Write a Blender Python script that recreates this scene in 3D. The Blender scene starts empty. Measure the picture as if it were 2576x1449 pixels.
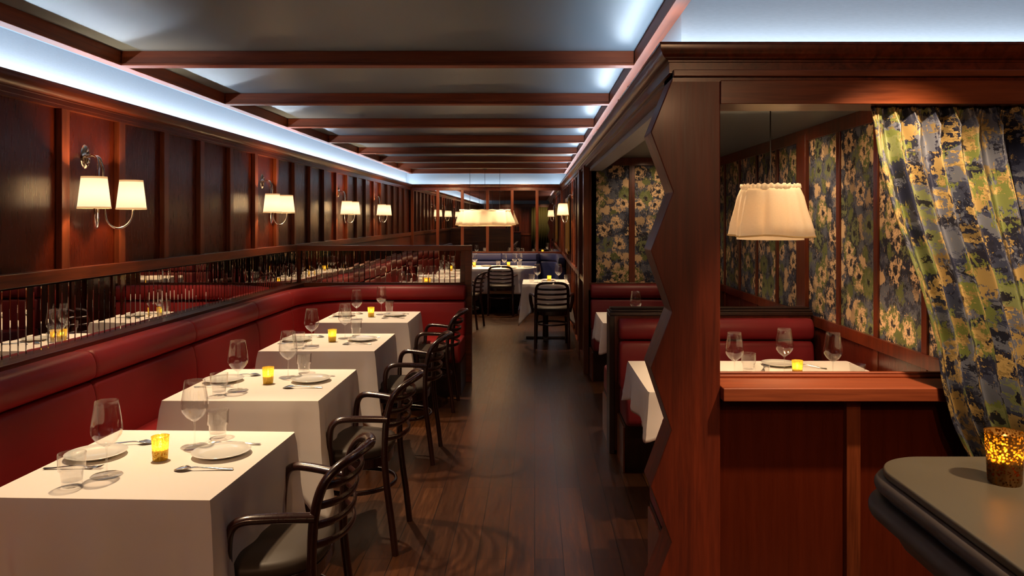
import bpy, math, random
from math import sin, cos, pi, radians as R
from mathutils import Vector
random.seed(7)
sc = bpy.context.scene
col = sc.collection

# ------------------------------------------------------------------ mesh helpers
class MB:
    def __init__(s): s.v = []; s.f = []; s.uv = None
    def add(s, vs, fs):
        n = len(s.v); s.v += [tuple(p) for p in vs]; s.f += [tuple(i + n for i in f) for f in fs]
    def box(s, x0, x1, y0, y1, z0, z1):
        s.add([(x0,y0,z0),(x1,y0,z0),(x1,y1,z0),(x0,y1,z0),(x0,y0,z1),(x1,y0,z1),(x1,y1,z1),(x0,y1,z1)],
              [(0,3,2,1),(4,5,6,7),(0,1,5,4),(1,2,6,5),(2,3,7,6),(3,0,4,7)])
        return s
    def prism(s, poly, a0, a1, plane='xy'):
        n = len(poly)
        def P(p, a):
            return (p[0],p[1],a) if plane == 'xy' else ((p[0],a,p[1]) if plane == 'xz' else (a,p[0],p[1]))
        vs = [P(p, a0) for p in poly] + [P(p, a1) for p in poly]
        fs = [tuple(range(n))[::-1], tuple(range(n, 2*n))] + [(i,(i+1)%n,n+(i+1)%n,n+i) for i in range(n)]
        s.add(vs, fs); return s
    def lathe(s, prof, seg=32, c=(0,0,0), wave=None):
        n = len(prof); vs = []; fs = []
        for i in range(seg):
            a = 2*pi*i/seg
            for k, (r, z) in enumerate(prof):
                rr = r*(wave(a, k, z) if wave else 1)
                vs.append((c[0]+rr*cos(a), c[1]+rr*sin(a), c[2]+z))
        for i in range(seg):
            j = (i+1) % seg
            for k in range(n-1): fs.append((i*n+k, j*n+k, j*n+k+1, i*n+k+1))
        s.add(vs, fs); return s
    def tube(s, pts, ra, rb=None, ref=(0,0,1), seg=8, sub=4, closed=False, cap=True):
        if sub > 1: pts = catmull(pts, sub, closed)
        pts = [Vector(p) for p in pts]; n = len(pts); rb = rb if rb is not None else ra
        fa = ra if callable(ra) else (lambda t: ra); fb = rb if callable(rb) else (lambda t: rb)
        vs = []; fs = []; ref = Vector(ref)
        for i, p in enumerate(pts):
            a = pts[(i-1) % n] if (closed or i > 0) else p
            b = pts[(i+1) % n] if (closed or i < n-1) else p
            T = (b-a).normalized(); S = ref - T*ref.dot(T)
            if S.length < 1e-3:
                q = Vector((1,0,0)) if abs(T.x) < .9 else Vector((0,1,0)); S = q - T*q.dot(T)
            S.normalize(); N = T.cross(S); t = i/max(1, n-1)
            for k in range(seg):
                g = 2*pi*k/seg; vs.append(p + S*fa(t)*cos(g) + N*fb(t)*sin(g))
        m = n if closed else n-1
        for i in range(m):
            j = (i+1) % n
            for k in range(seg):
                l = (k+1) % seg; fs.append((i*seg+k, i*seg+l, j*seg+l, j*seg+k))
        if cap and not closed:
            fs.append(tuple(range(seg))[::-1]); fs.append(tuple((n-1)*seg+k for k in range(seg)))
        s.add(vs, fs); return s
    def sweep(s, prof, path, closed=False, cap=True, scales=None):
        """prof (d,z) loop carried along a plan path; d is measured to the right of travel"""
        n = len(path); m = len(prof); vs = []; fs = []
        cx = sum(p[0] for p in prof)/m; cz = sum(p[1] for p in prof)/m
        for i in range(n):
            def dirn(a, b):
                v = Vector((b[0]-a[0], b[1]-a[1])); return v.normalized()
            if closed: d1 = dirn(path[i-1], path[i]); d2 = dirn(path[i], path[(i+1) % n])
            else:
                d2 = dirn(path[i], path[i+1]) if i < n-1 else None
                d1 = dirn(path[i-1], path[i]) if i > 0 else d2
                if d2 is None: d2 = d1
            n1 = Vector((d1.y, -d1.x)); n2 = Vector((d2.y, -d2.x)); b = (n1+n2).normalized()
            b = b/max(.2, b.dot(n1)); k = scales[i] if scales else 1
            for (d, z) in prof:
                d = cx+(d-cx)*k; z = cz+(z-cz)*k
                vs.append((path[i][0]+b.x*d, path[i][1]+b.y*d, z))
        e = n if closed else n-1
        for i in range(e):
            j = (i+1) % n
            for k in range(m):
                l = (k+1) % m; fs.append((i*m+k, j*m+k, j*m+l, i*m+l))
        if cap and not closed:
            fs.append(tuple(range(m))); fs.append(tuple((n-1)*m+k for k in range(m))[::-1])
        s.add(vs, fs); return s
    def build(s, name, mat, parent=None, bevel=0, smooth=True, ang=35, solid=0, subd=0, flip=False):
        me = bpy.data.meshes.new(name); me.from_pydata(s.v, [], s.f)
        me.materials.append(mat); me.update()
        import bmesh
        bm = bmesh.new(); bm.from_mesh(me); bmesh.ops.recalc_face_normals(bm, faces=bm.faces); bm.to_mesh(me); bm.free()
        if s.uv:
            l = me.uv_layers.new(name='UVMap')
            for lp in me.loops: l.data[lp.index].uv = s.uv[lp.vertex_index]
        if smooth:
            me.shade_smooth(); me.set_sharp_from_angle(angle=R(ang))
        o = bpy.data.objects.new(name, me); col.objects.link(o)
        if parent: o.parent = parent
        if solid:
            q = o.modifiers.new('s', 'SOLIDIFY'); q.thickness = solid; q.offset = 0
        if bevel:
            q = o.modifiers.new('b', 'BEVEL'); q.width = bevel; q.segments = 2; q.limit_method = 'ANGLE'; q.angle_limit = R(40)
            q.harden_normals = True
        if subd:
            q = o.modifiers.new('d', 'SUBSURF'); q.levels = subd; q.render_levels = subd
        return o

def catmull(P, sub, closed=False):
    P = [Vector(p) for p in P]; n = len(P); out = []
    rng = n if closed else n-1
    for i in range(rng):
        if closed: a, b, c, d = P[(i-1) % n], P[i], P[(i+1) % n], P[(i+2) % n]
        else: a = P[max(0, i-1)]; b = P[i]; c = P[i+1]; d = P[min(n-1, i+2)]
        for k in range(sub):
            t = k/sub
            out.append(.5*((2*b)+(c-a)*t+(2*a-5*b+4*c-d)*t*t+(3*b-a-3*c+d)*t**3))
    if not closed: out.append(P[-1])
    return out

def tag(o, label=None, cat=None, group=None, kind=None):
    if label: o['label'] = label
    if cat: o['category'] = cat
    if group: o['group'] = group
    if kind: o['kind'] = kind
    return o
def thing(name, loc=(0,0,0), rz=0, label=None, cat=None, group=None):
    o = bpy.data.objects.new(name, None); col.objects.link(o); o.location = loc; o.rotation_euler = (0,0,rz)
    o.empty_display_size = .05
    return tag(o, label, cat, group)
def copy_tree(o, parent=None):
    c = o.copy(); col.objects.link(c)
    if parent: c.parent = parent
    for ch in list(o.children): copy_tree(ch, c)
    return c
used = set()
def place(proto, loc, rz, label, group=None, cat=None):
    o = proto if proto.name not in used else copy_tree(proto)
    used.add(proto.name); used.add(o.name)
    o.location = loc; o.rotation_euler = (0,0,rz); o['label'] = label
    if group: o['group'] = group
    if cat: o['category'] = cat
    return o
def struct(o, kind='structure'): o['kind'] = kind; return o

# ------------------------------------------------------------------ materials
class NT:
    def __init__(s, name):
        s.m = bpy.data.materials.new(name); s.m.use_nodes = True; s.t = s.m.node_tree
        s.t.nodes.clear(); s.out = s.n('ShaderNodeOutputMaterial')
    def n(s, typ, **kw):
        o = s.t.nodes.new(typ)
        for k, v in kw.items():
            if k.startswith('i_'): o.inputs[k[2:].replace('_', ' ')].default_value = v
            else: setattr(o, k, v)
        return o
    def l(s, a, b): s.t.links.new(a, b)
    def math(s, op, a, b=None, c=None):
        o = s.n('ShaderNodeMath', operation=op)
        for i, q in enumerate((a, b, c)):
            if q is None: continue
            if isinstance(q, (int, float)): o.inputs[i].default_value = q
            else: s.l(q, o.inputs[i])
        return o.outputs[0]
    def mix(s, f, a, b):
        o = s.n('ShaderNodeMix', data_type='RGBA')
        if isinstance(f, (int, float)): o.inputs[0].default_value = f
        else: s.l(f, o.inputs[0])
        for i, q in ((6, a), (7, b)):
            if isinstance(q, tuple): o.inputs[i].default_value = (*q[:3], 1)
            else: s.l(q, o.inputs[i])
        return o.outputs[2]
    def ramp(s, f, stops, interp='LINEAR'):
        o = s.n('ShaderNodeValToRGB'); cr = o.color_ramp; cr.interpolation = interp
        while len(cr.elements) > 1: cr.elements.remove(cr.elements[-1])
        for i, (p, c) in enumerate(stops):
            e = cr.elements[0] if i == 0 else cr.elements.new(p)
            e.position = p; e.color = (*c, 1) if len(c) == 3 else c
        s.l(f, o.inputs[0]); return o.outputs[0]
    def pbr(s, **kw):
        b = s.n('ShaderNodeBsdfPrincipled'); s.l(b.outputs[0], s.out.inputs[0]); s.b = b
        for k, v in kw.items():
            q = b.inputs[k.replace('_', ' ')]
            if isinstance(v, (int, float)): q.default_value = v
            elif isinstance(v, tuple): q.default_value = (*v[:3], 1) if len(v) == 3 else v
            else: s.l(v, q)
        return b
    def coord(s, which='Object', scale=(1,1,1)):
        tc = s.n('ShaderNodeTexCoord'); mp = s.n('ShaderNodeMapping'); mp.inputs['Scale'].default_value = scale
        s.l(tc.outputs[which], mp.inputs['Vector']); return mp.outputs[0]
    def noise(s, vec, scale, detail=3, rough=.5, dist=0):
        o = s.n('ShaderNodeTexNoise'); o.inputs['Scale'].default_value = scale; o.inputs['Detail'].default_value = detail
        o.inputs['Roughness'].default_value = rough; o.inputs['Distortion'].default_value = dist
        s.l(vec, o.inputs['Vector']); return o
    def bump(s, h, strength=.2, dist=.002):
        o = s.n('ShaderNodeBump'); o.inputs['Strength'].default_value = strength; o.inputs['Distance'].default_value = dist
        s.l(h, o.inputs['Height']); s.l(o.outputs[0], s.b.inputs['Normal'])

def wood(name, axis, c0, c1, rough=.3, coat=.3, bmp=.06):
    k = NT(name); sca = {'x': (1.2,22,22), 'y': (22,1.2,22), 'z': (22,22,1.2)}[axis]
    v = k.coord('Object', sca); a = k.noise(v, 1.2, 5, .6, .6).outputs[0]
    v2 = k.coord('Object', tuple(q*6 for q in sca)); b = k.noise(v2, 1, 3, .6).outputs[0]
    f = k.math('ADD', k.math('MULTIPLY', a, .75), k.math('MULTIPLY', b, .25))
    big = k.noise(k.coord('Object'), 1.3, 2).outputs[0]
    f = k.math('ADD', f, k.math('MULTIPLY', k.math('SUBTRACT', big, .5), .35))
    c = k.ramp(f, [(.32, c0), (.68, c1)])
    k.pbr(Base_Color=c, Roughness=k.math('ADD', k.math('MULTIPLY', b, .14), rough-.05), Coat_Weight=coat, Coat_Roughness=.18)
    k.bump(b, bmp, .001)
    return k.m
def simple(name, c, rough=.5, metal=0, coat=0, bump=None, **kw):
    k = NT(name); k.pbr(Base_Color=c, Roughness=rough, Metallic=metal, Coat_Weight=coat, **kw)
    if bump:
        n = k.noise(k.coord('Object'), bump[0], 4, .6); k.bump(n.outputs[0], bump[1], bump[2])
    return k.m

M = {}
WD0, WD1 = (.050,.0085,.0028), (.170,.030,.0085)
for ax in 'xyz': M['wood_'+ax] = wood('mahogany_'+ax, ax, WD0, WD1)
for ax in 'xyz': M['rail_'+ax] = wood('mahogany_trim_'+ax, ax, (.085,.018,.006), (.25,.058,.018))
for ax in 'xy': M['beam_'+ax] = wood('mahogany_beam_'+ax, ax, (.16,.030,.009), (.34,.075,.022), .5, 0)
M['panel'] = wood('mahogany_panel', 'z', (.066,.0085,.0022), (.102,.0135,.0034), .27, .3, .01)
M['post'] = wood('mahogany_post', 'z', (.065,.0085,.003), (.185,.025,.006), .42, .1)
M['darkwood'] = wood('dark_stained_wood', 'z', (.016,.0055,.004), (.036,.011,.007), .4, .2)
M['chairwood'] = wood('dark_bentwood', 'z', (.016,.0035,.0028), (.035,.008,.006), .27, .6)

def leather(name, c, rough=.42):
    k = NT(name); v = k.coord('Object')
    n = k.noise(v, 3, 3); vo = k.n('ShaderNodeTexVoronoi'); vo.inputs['Scale'].default_value = 420; k.l(v, vo.inputs['Vector'])
    cc = k.mix(n.outputs[0], tuple(q*.82 for q in c), tuple(q*1.15 for q in c))
    k.pbr(Base_Color=cc, Roughness=rough, Specular_IOR_Level=.4); k.bump(vo.outputs[0], .12, .0006); return k.m
M['red'] = leather('red_leather', (.27,.016,.016))
M['burgundy'] = leather('burgundy_leather', (.20,.015,.021))
M['navy'] = leather('navy_leather', (.026,.032,.105))
M['seatpad'] = leather('charcoal_seat_vinyl', (.050,.036,.026), .5)

def cloth_mat(name, c, bump=.25):
    k = NT(name); v = k.coord('Object', (1,1,1)); w = k.n('ShaderNodeTexWave', wave_type='BANDS', bands_direction='DIAGONAL')
    w.inputs['Scale'].default_value = 130; w.inputs['Distortion'].default_value = 0; k.l(v, w.inputs['Vector'])
    n = k.noise(v, 5, 3); k.pbr(Base_Color=c, Roughness=.85, Sheen_Weight=.15)
    k.bump(k.math('ADD', k.math('MULTIPLY', w.outputs[1], .15), k.math('MULTIPLY', n.outputs[0], 1.5)), bump, .002); return k.m
M['linen'] = cloth_mat('white_table_linen', (.82,.755,.69))
M['china'] = simple('white_china', (.78,.77,.71), .12, coat=.5)
M['chrome'] = simple('polished_nickel', (.86,.80,.72), .09, 1)
M['silver'] = simple('silver_cutlery', (.72,.68,.62), .14, 1)
M['cord'] = simple('dark_twisted_cord', (.02,.015,.012), .7)
M['grey_paint'] = NT('grey_satin_paint')
k = M['grey_paint']; nz = k.noise(k.coord('Object'), 220, 3)
k.pbr(Base_Color=(.21,.295,.37), Roughness=.36); k.bump(nz.outputs[0], .1, .0006); M['grey_paint'] = k.m
k = NT('cove_wall_covering'); nz = k.noise(k.coord('Object', (30,30,200)), 1.5, 4)
k.pbr(Base_Color=k.mix(nz.outputs[0], (.36,.40,.44), (.44,.48,.52)), Roughness=.6); k.bump(nz.outputs[0], .1, .0006); M['cove'] = k.m
M['booth_ceiling'] = simple('booth_grey_ceiling', (.13,.155,.17), .4, bump=(200,.1,.0005))
M['dark'] = simple('dark_void_paint', (.012,.008,.006), .7)
M['bronze'] = simple('gilt_frame', (.55,.33,.09), .3, .8, bump=(140,.6,.003))
M['bottle'] = simple('dark_bottle_glass', (.01,.012,.008), .08, coat=1)
M['olive'] = simple('olive_drape', (.075,.065,.012), .7, bump=(60,.3,.002))

# mirror with slightly warm silvering
k = NT('mirror_glass'); k.pbr(Base_Color=(.80,.78,.74), Metallic=1., Roughness=.012); M['mirror'] = k.m
# thin clear glass
def thin_glass(name, tint=(.97,.98,.97), refl=1.0):
    k = NT(name); lw = k.n('ShaderNodeFresnel'); lw.inputs['IOR'].default_value = 1.5
    tr = k.n('ShaderNodeBsdfTransparent'); tr.inputs[0].default_value = (*tint, 1)
    gl = k.n('ShaderNodeBsdfGlossy'); gl.inputs['Roughness'].default_value = .03; gl.inputs[0].default_value = (1,1,1,1)
    geo = k.n('ShaderNodeLayerWeight'); geo.inputs[0].default_value = .25
    f = k.math('MULTIPLY', k.math('ADD', k.math('MULTIPLY', k.math('POWER', geo.outputs['Facing'], 2.2), 1.0), .055), refl)
    f = k.math('MINIMUM', f, 1.0)
    mx = k.n('ShaderNodeMixShader'); k.l(f, mx.inputs[0]); k.l(tr.outputs[0], mx.inputs[1]); k.l(gl.outputs[0], mx.inputs[2])
    k.l(mx.outputs[0], k.out.inputs[0]); return k.m
M['glass'] = thin_glass('clear_glass', (.985,.985,.98))
M['glass_thick'] = thin_glass('clear_pressed_glass', (.965,.97,.965), 1.2)

def lit_fabric(name, c, emis, strength, weave=200, trans=.55):
    k = NT(name); n = k.noise(k.coord('Object', (1,1,3)), weave, 3)
    d = k.n('ShaderNodeBsdfDiffuse'); t = k.n('ShaderNodeBsdfTranslucent')
    cc = k.mix(n.outputs[0], tuple(q*.85 for q in c), c)
    k.l(cc, d.inputs[0]); k.l(cc, t.inputs[0])
    m = k.n('ShaderNodeMixShader'); m.inputs[0].default_value = trans; k.l(d.outputs[0], m.inputs[1]); k.l(t.outputs[0], m.inputs[2])
    e = k.n('ShaderNodeEmission'); e.inputs[0].default_value = (*emis, 1); e.inputs[1].default_value = strength
    a = k.n('ShaderNodeAddShader'); k.l(m.outputs[0], a.inputs[0]); k.l(e.outputs[0], a.inputs[1]); k.l(a.outputs[0], k.out.inputs[0])
    return k.m
M['shade'] = lit_fabric('lit_linen_shade', (.90,.82,.66), (1,.80,.56), .26)
M['shade_trim'] = lit_fabric('shade_trim', (.75,.62,.42), (1,.6,.28), .10)
M['skirt'] = lit_fabric('lit_gathered_linen', (.88,.78,.62), (1,.66,.36), .07, 90, .5)
M['skirt_edge'] = lit_fabric('skirt_hem_stitching', (.55,.38,.16), (1,.55,.2), .05, 90)
k = NT('candle_flame'); e = k.n('ShaderNodeEmission'); e.inputs[0].default_value = (1,.78,.42,1); e.inputs[1].default_value = 40; k.l(e.outputs[0], k.out.inputs[0]); M['flame'] = k.m
k = NT('lamp_bulb'); e = k.n('ShaderNodeEmission'); e.inputs[0].default_value = (1,.74,.42,1); e.inputs[1].default_value = 12; k.l(e.outputs[0], k.out.inputs[0]); M['bulb'] = k.m
k = NT('led_diffuser'); e = k.n('ShaderNodeEmission'); e.inputs[0].default_value = (.75,.88,1,1); e.inputs[1].default_value = 4; k.l(e.outputs[0], k.out.inputs[0]); M['led'] = k.m
M['wax'] = simple('candle_wax', (.85,.72,.5), .5)

def votive_mat(name, c0, c1, cov=.6):
    k = NT(name); v = k.coord('Object'); vo = k.n('ShaderNodeTexVoronoi'); vo.inputs['Scale'].default_value = 230; k.l(v, vo.inputs['Vector'])
    n = k.noise(v, 90, 3); f = k.ramp(k.math('ADD', vo.outputs[0], k.math('MULTIPLY', k.math('SUBTRACT', n.outputs[0], .5), .9)), [(.33, (0,0,0)), (.5, (1,1,1))])
    tr = k.n('ShaderNodeBsdfTransparent'); tr.inputs[0].default_value = (*c0, 1)
    tl = k.n('ShaderNodeBsdfTranslucent'); tl.inputs[0].default_value = (*c0, 1)
    gl = k.n('ShaderNodeBsdfPrincipled'); gl.inputs['Base Color'].default_value = (*c1, 1); gl.inputs['Roughness'].default_value = .18; gl.inputs['Metallic'].default_value = .6
    m0 = k.n('ShaderNodeMixShader'); m0.inputs[0].default_value = .55; k.l(tr.outputs[0], m0.inputs[1]); k.l(tl.outputs[0], m0.inputs[2])
    m1 = k.n('ShaderNodeMixShader'); k.l(k.math('MULTIPLY', f, cov), m1.inputs[0]); k.l(m0.outputs[0], m1.inputs[1]); k.l(gl.outputs[0], m1.inputs[2])
    k.l(m1.outputs[0], k.out.inputs[0]); return k.m
M['votive'] = votive_mat('speckled_gold_votive_glass', (1,.80,.22), (.8,.6,.12))
M['votive_dark'] = votive_mat('speckled_amber_votive_glass', (.95,.55,.12), (.16,.08,.02), .9)

def floral(name, uv, rough=.75, gold=(.50,.345,.175), sheen=False, S=5.0):
    k = NT(name)
    if uv == 'UV': v0 = k.coord('UV')
    else:
        tc = k.n('ShaderNodeTexCoord'); sp = k.n('ShaderNodeSeparateXYZ'); k.l(tc.outputs['Object'], sp.inputs[0])
        cb = k.n('ShaderNodeCombineXYZ'); k.l(sp.outputs[0 if uv == 'x' else 1], cb.inputs[0]); k.l(sp.outputs[2], cb.inputs[1]); v0 = cb.outputs[0]
    def warp(v, sc, amt, st=(1,1,1)):
        mp = k.n('ShaderNodeMapping'); mp.inputs['Scale'].default_value = st; k.l(v, mp.inputs['Vector'])
        n = k.noise(mp.outputs[0], sc, 3, .6)
        vm = k.n('ShaderNodeVectorMath', operation='SUBTRACT'); k.l(n.outputs['Color'], vm.inputs[0]); vm.inputs[1].default_value = (.5,.5,.5)
        v2 = k.n('ShaderNodeVectorMath', operation='MULTIPLY'); k.l(vm.outputs[0], v2.inputs[0]); v2.inputs[1].default_value = amt
        v3 = k.n('ShaderNodeVectorMath', operation='ADD'); k.l(v, v3.inputs[0]); k.l(v2.outputs[0], v3.inputs[1]); return v3.outputs[0]
    w = warp(v0, 6, (.07,.06,0)); w = warp(w, 24, (.06,.05,0)); w = warp(w, 70, (.022,.055,0), (2.0,.7,1))
    def vor(v, s, off, rnd=.75):
        mp = k.n('ShaderNodeMapping'); mp.inputs['Location'].default_value = off; k.l(v, mp.inputs['Vector'])
        o = k.n('ShaderNodeTexVoronoi', voronoi_dimensions='2D'); o.inputs['Scale'].default_value = s; o.inputs['Randomness'].default_value = rnd
        k.l(mp.outputs[0], o.inputs['Vector']); sp = k.n('ShaderNodeSeparateColor'); k.l(o.outputs['Color'], sp.inputs[0])
        return o.outputs['Distance'], sp.outputs[0], sp.outputs[1]
    mpb = k.n('ShaderNodeMapping'); mpb.inputs['Scale'].default_value = (110,22,1); k.l(v0, mpb.inputs['Vector'])
    streak = k.noise(mpb.outputs[0], 1, 4, .7).outputs[0]
    fine = k.noise(v0, 75, 3, .6).outputs[0]
    mid = k.math('SUBTRACT', k.noise(v0, 24, 4, .7).outputs[0], .5)
    gold2 = k.mix(k.math('GREATER_THAN', fine, .53), gold, tuple(q*.62 for q in gold))
    bgn = k.noise(w, 8, 5, .65).outputs[0]
    bg = k.ramp(bgn, [(0, (.012,.013,.030)), (.43, (.034,.040,.075)), (.50, (.105,.115,.155)), (.55, (.012,.013,.024)), (.66, (.10,.115,.04))], 'CONSTANT')
    d2, r2, g2 = vor(w, 9.5, (3.1,1.7,0), 1)
    c2 = k.ramp(r2, [(0, (.105,.115,.15)), (.22, (.12,.14,.045)), (.42, tuple(q*.8 for q in gold)), (.70, (.016,.019,.042)), (.86, tuple(q*.5 for q in gold))], 'CONSTANT')
    m2 = k.math('GREATER_THAN', k.math('SUBTRACT', k.math('ADD', streak, k.math('MULTIPLY', mid, 1.2)), d2), .05)
    c = k.mix(m2, bg, c2)
    d1, r1, g1 = vor(w, S, (0,0,0), .85)
    # a halo of green or slate around each bloom, then the bloom, then a ragged eye
    halo = k.ramp(g1, [(0, (.12,.145,.04)), (.34, (.012,.014,.03)), (.72, (.10,.11,.15))], 'CONSTANT')
    c = k.mix(k.math('GREATER_THAN', k.math('SUBTRACT', k.math('MULTIPLY', streak, .9), d1), .0), c, halo)
    c1 = k.n('ShaderNodeMix', data_type='RGBA'); k.l(k.math('GREATER_THAN', r1, .76), c1.inputs[0]); k.l(gold2, c1.inputs[6]); c1.inputs[7].default_value = (.16,.18,.075,1)
    m1 = k.math('GREATER_THAN', k.math('SUBTRACT', k.math('ADD', k.math('MULTIPLY', streak, .8), k.math('MULTIPLY', k.math('ADD', fine, k.math('MULTIPLY', mid, 4.2)), .35)), d1), .28)
    c = k.mix(m1, c, c1.outputs[2])
    c = k.mix(k.math('GREATER_THAN', k.math('SUBTRACT', k.math('MULTIPLY', k.math('ADD', streak, mid), .30), d1), .04), c, (.012,.011,.018))
    fl = k.math('GREATER_THAN', streak, .63); c = k.mix(k.math('MULTIPLY', fl, .8), c, tuple(q*.75 for q in gold))
    if sheen: k.pbr(Base_Color=c, Roughness=rough, Specular_IOR_Level=.45)
    else: k.pbr(Base_Color=c, Roughness=rough)
    k.bump(streak, .35 if sheen else .15, .0015); return k.m
M['paper_x'] = floral('floral_wallpaper_facing', 'x', gold=(.80,.55,.31))
M['paper_y'] = floral('floral_wallpaper_side', 'y', gold=(.80,.55,.31))
M['curtain'] = floral('floral_curtain_satin', 'UV', .46, (.36,.25,.095), True, 7.0)

# dark oak floor
k = NT('dark_oak_floor'); tc = k.n('ShaderNodeTexCoord'); mp = k.n('ShaderNodeMapping'); mp.inputs['Rotation'].default_value = (0,0,R(90))
k.l(tc.outputs['Object'], mp.inputs['Vector']); br = k.n('ShaderNodeTexBrick'); br.offset = .37; br.squash = 1
for q, v in (('Scale',1),('Mortar Size',.0018),('Mortar Smooth',.1),('Brick Width',1.5),('Row Height',.135),('Bias',0)): br.inputs[q].default_value = v
br.inputs['Color1'].default_value = (.2,.2,.2,1); br.inputs['Color2'].default_value = (.8,.8,.8,1); br.inputs['Mortar'].default_value = (0,0,0,1); k.l(mp.outputs[0], br.inputs['Vector'])
g = k.noise(k.coord('Object', (30,2.2,1)), 1.6, 5, .62, .2).outputs[0]
g2 = k.noise(k.coord('Object', (200,16,1)), 1, 3).outputs[0]
f = k.math('ADD', k.math('MULTIPLY', g, .6), k.math('ADD', k.math('MULTIPLY', br.outputs[0], .22), k.math('MULTIPLY', g2, .2)))
c = k.ramp(f, [(.30, (.015,.005,.002)), (.55, (.062,.021,.0065)), (.80, (.15,.052,.014))])
c = k.mix(br.outputs['Fac'], c, (.004,.002,.001))
k.pbr(Base_Color=c, Roughness=k.math('ADD', k.math('MULTIPLY', g, .22), .22), Coat_Weight=.15, Coat_Roughness=.2)
k.bump(k.math('SUBTRACT', k.math('MULTIPLY', g2, .5), br.outputs['Fac']), .25, .0015); M['floor'] = k.m
# zinc-green bar top and painted edge
k = NT('bar_top_patina'); n1 = k.noise(k.coord('Object'), 6, 5, .6, .6).outputs[0]; n2 = k.noise(k.coord('Object'), 160, 3).outputs[0]
k.pbr(Base_Color=k.mix(n1, (.145,.118,.078), (.22,.185,.125)), Roughness=k.math('ADD', k.math('MULTIPLY', n1, .18), .27), Metallic=.25); k.bump(n2, .08, .0006); M['bar_top'] = k.m
M['bar_edge'] = simple('bar_painted_moulding', (.10,.078,.066), .5, bump=(120,.15,.0008))
k = NT('red_patterned_fabric'); vo = k.n('ShaderNodeTexVoronoi'); vo.inputs['Scale'].default_value = 28; k.l(k.coord('Object'), vo.inputs['Vector'])
k.pbr(Base_Color=k.ramp(vo.outputs[0], [(.3, (.3,.02,.02)), (.5, (.5,.22,.15)), (.6, (.12,.008,.01))]), Roughness=.8); M['pillow'] = k.m

# ------------------------------------------------------------------ dimensions
XL, XR, YE, YB = -2.36, .54, 14.3, -4.3        # left wall, right wall, end wall, wall behind the camera
CEIL = 2.477
YF = 2.847                                     # booth facade
XB = 1.93; YBB = 7.85                          # booth side wall and booth end wall

# ------------------------------------------------------------------ shell
struct(MB().box(-2.6, 2.9, YB-.1, YE+.2, -.05, 0).build('floor', M['floor'], smooth=False))
struct(MB().box(-2.6, 2.9, YB-.1, YE+.2, CEIL, CEIL+.05).build('ceiling', M['grey_paint'], smooth=False))

# left wall: backing, recessed panels with battens
w = MB().box(XL-.12, XL-.02, YB, YE+.1, 0, 2.2)
bat = MB()
y = 3.784 - .519*15
while y < YE-.15:
    if y > YB+.1: bat.box(XL-.02, XL+.012, y-.032, y+.032, 1.345, 2.18)
    y += .519
struct(w.build('wall_left', M['panel'], smooth=False))
struct(bat.build('trim_1', M['rail_z'], bevel=.003))
struct(MB().box(XL-.02, XL+.028, YB, YE, 1.29, 1.352).build('trim_2', M['rail_y'], bevel=.003))
struct(MB().box(XL-.02, XL+.012, YB, YE, 1.27, 1.292).box(XL-.02, XL+.014, YB, YE, 2.165, 2.2).build('trim_3', M['wood_y'], bevel=.002))
struct(MB().box(XL-.02, XL+.10, YB, 7.40, .935, .975).box(XL-.02, XL+.012, YB, 7.4, 0, .94).build('trim_4', M['wood_y'], bevel=.004))
struct(MB().box(XL-.02, XL+.012, 7.55, YE, .0, 1.28).build('trim_5', M['wood_z'], bevel=.002))

# cove walls above the cornice
cv = MB().box(-2.55, -2.44, YB-.1, YE+.2, 2.1, CEIL)
struct(cv.build('wall_cove_left', M['cove'], smooth=False))
struct(MB().box(-2.55, 1.2, YE+.1, YE+.2, 2.1, CEIL).build('wall_cove_end', M['cove'], smooth=False))
struct(MB().box(.573, .70, 3.05, YE+.2, 2.1, CEIL).box(.573, 2.9, 2.95, 3.05, 2.1, CEIL).build('wall_cove_right', M['cove'], smooth=False))

# crown moulding
crown = [(-.12,2.232),(.040,2.232),(.044,2.258),(.055,2.258),(.056,2.249)]
for i in range(9):
    a = i/8*pi/2
    crown.append((.052-.034*(1-cos(a)), 2.249-.052*sin(a)))
crown += [(.018,2.191),(.013,2.189),(.013,2.15),(0,2.15),(-.12,2.15)]
path = [(2.6,YB),(XL,YB),(XL,YE),(XR-.02,YE),(XR-.02,YF+.01),(2.9,YF+.01)]
struct(MB().sweep(crown, path).build('trim_6', M['wood_y'], smooth=True, ang=30))

# ceiling frame and beams
FX0, FX1, FY1 = -2.16, .522, 13.29
def beam_prof_box(mb, x0, x1, y0, y1):
    mb.box(x0, x1, y0, y1, 2.412, CEIL)
    mb.box(x0-.006 if x1-x0 < .2 else x0, x1+.006 if x1-x0 < .2 else x1, y0-.006 if y1-y0 < .2 else y0, y1+.006 if y1-y0 < .2 else y1, 2.400, 2.412)
fr = MB(); beam_prof_box(fr, FX0-.05, FX0, YB+.5, FY1+.06)
struct(fr.build('trim_7', M['beam_y'], bevel=.002))
fr = MB(); beam_prof_box(fr, FX1, FX1+.045, YB+.5, FY1+.06)
struct(fr.build('trim_8', M['beam_y'], bevel=.002))
n = 9
for kx in range(-6, 8):
    y0 = 3.94+1.323*kx
    b = MB(); beam_prof_box(b, FX0+.004, FX1-.004, y0, y0+.062)
    struct(b.build('trim_%d' % n, M['beam_x'], bevel=.002)); n += 1

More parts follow.
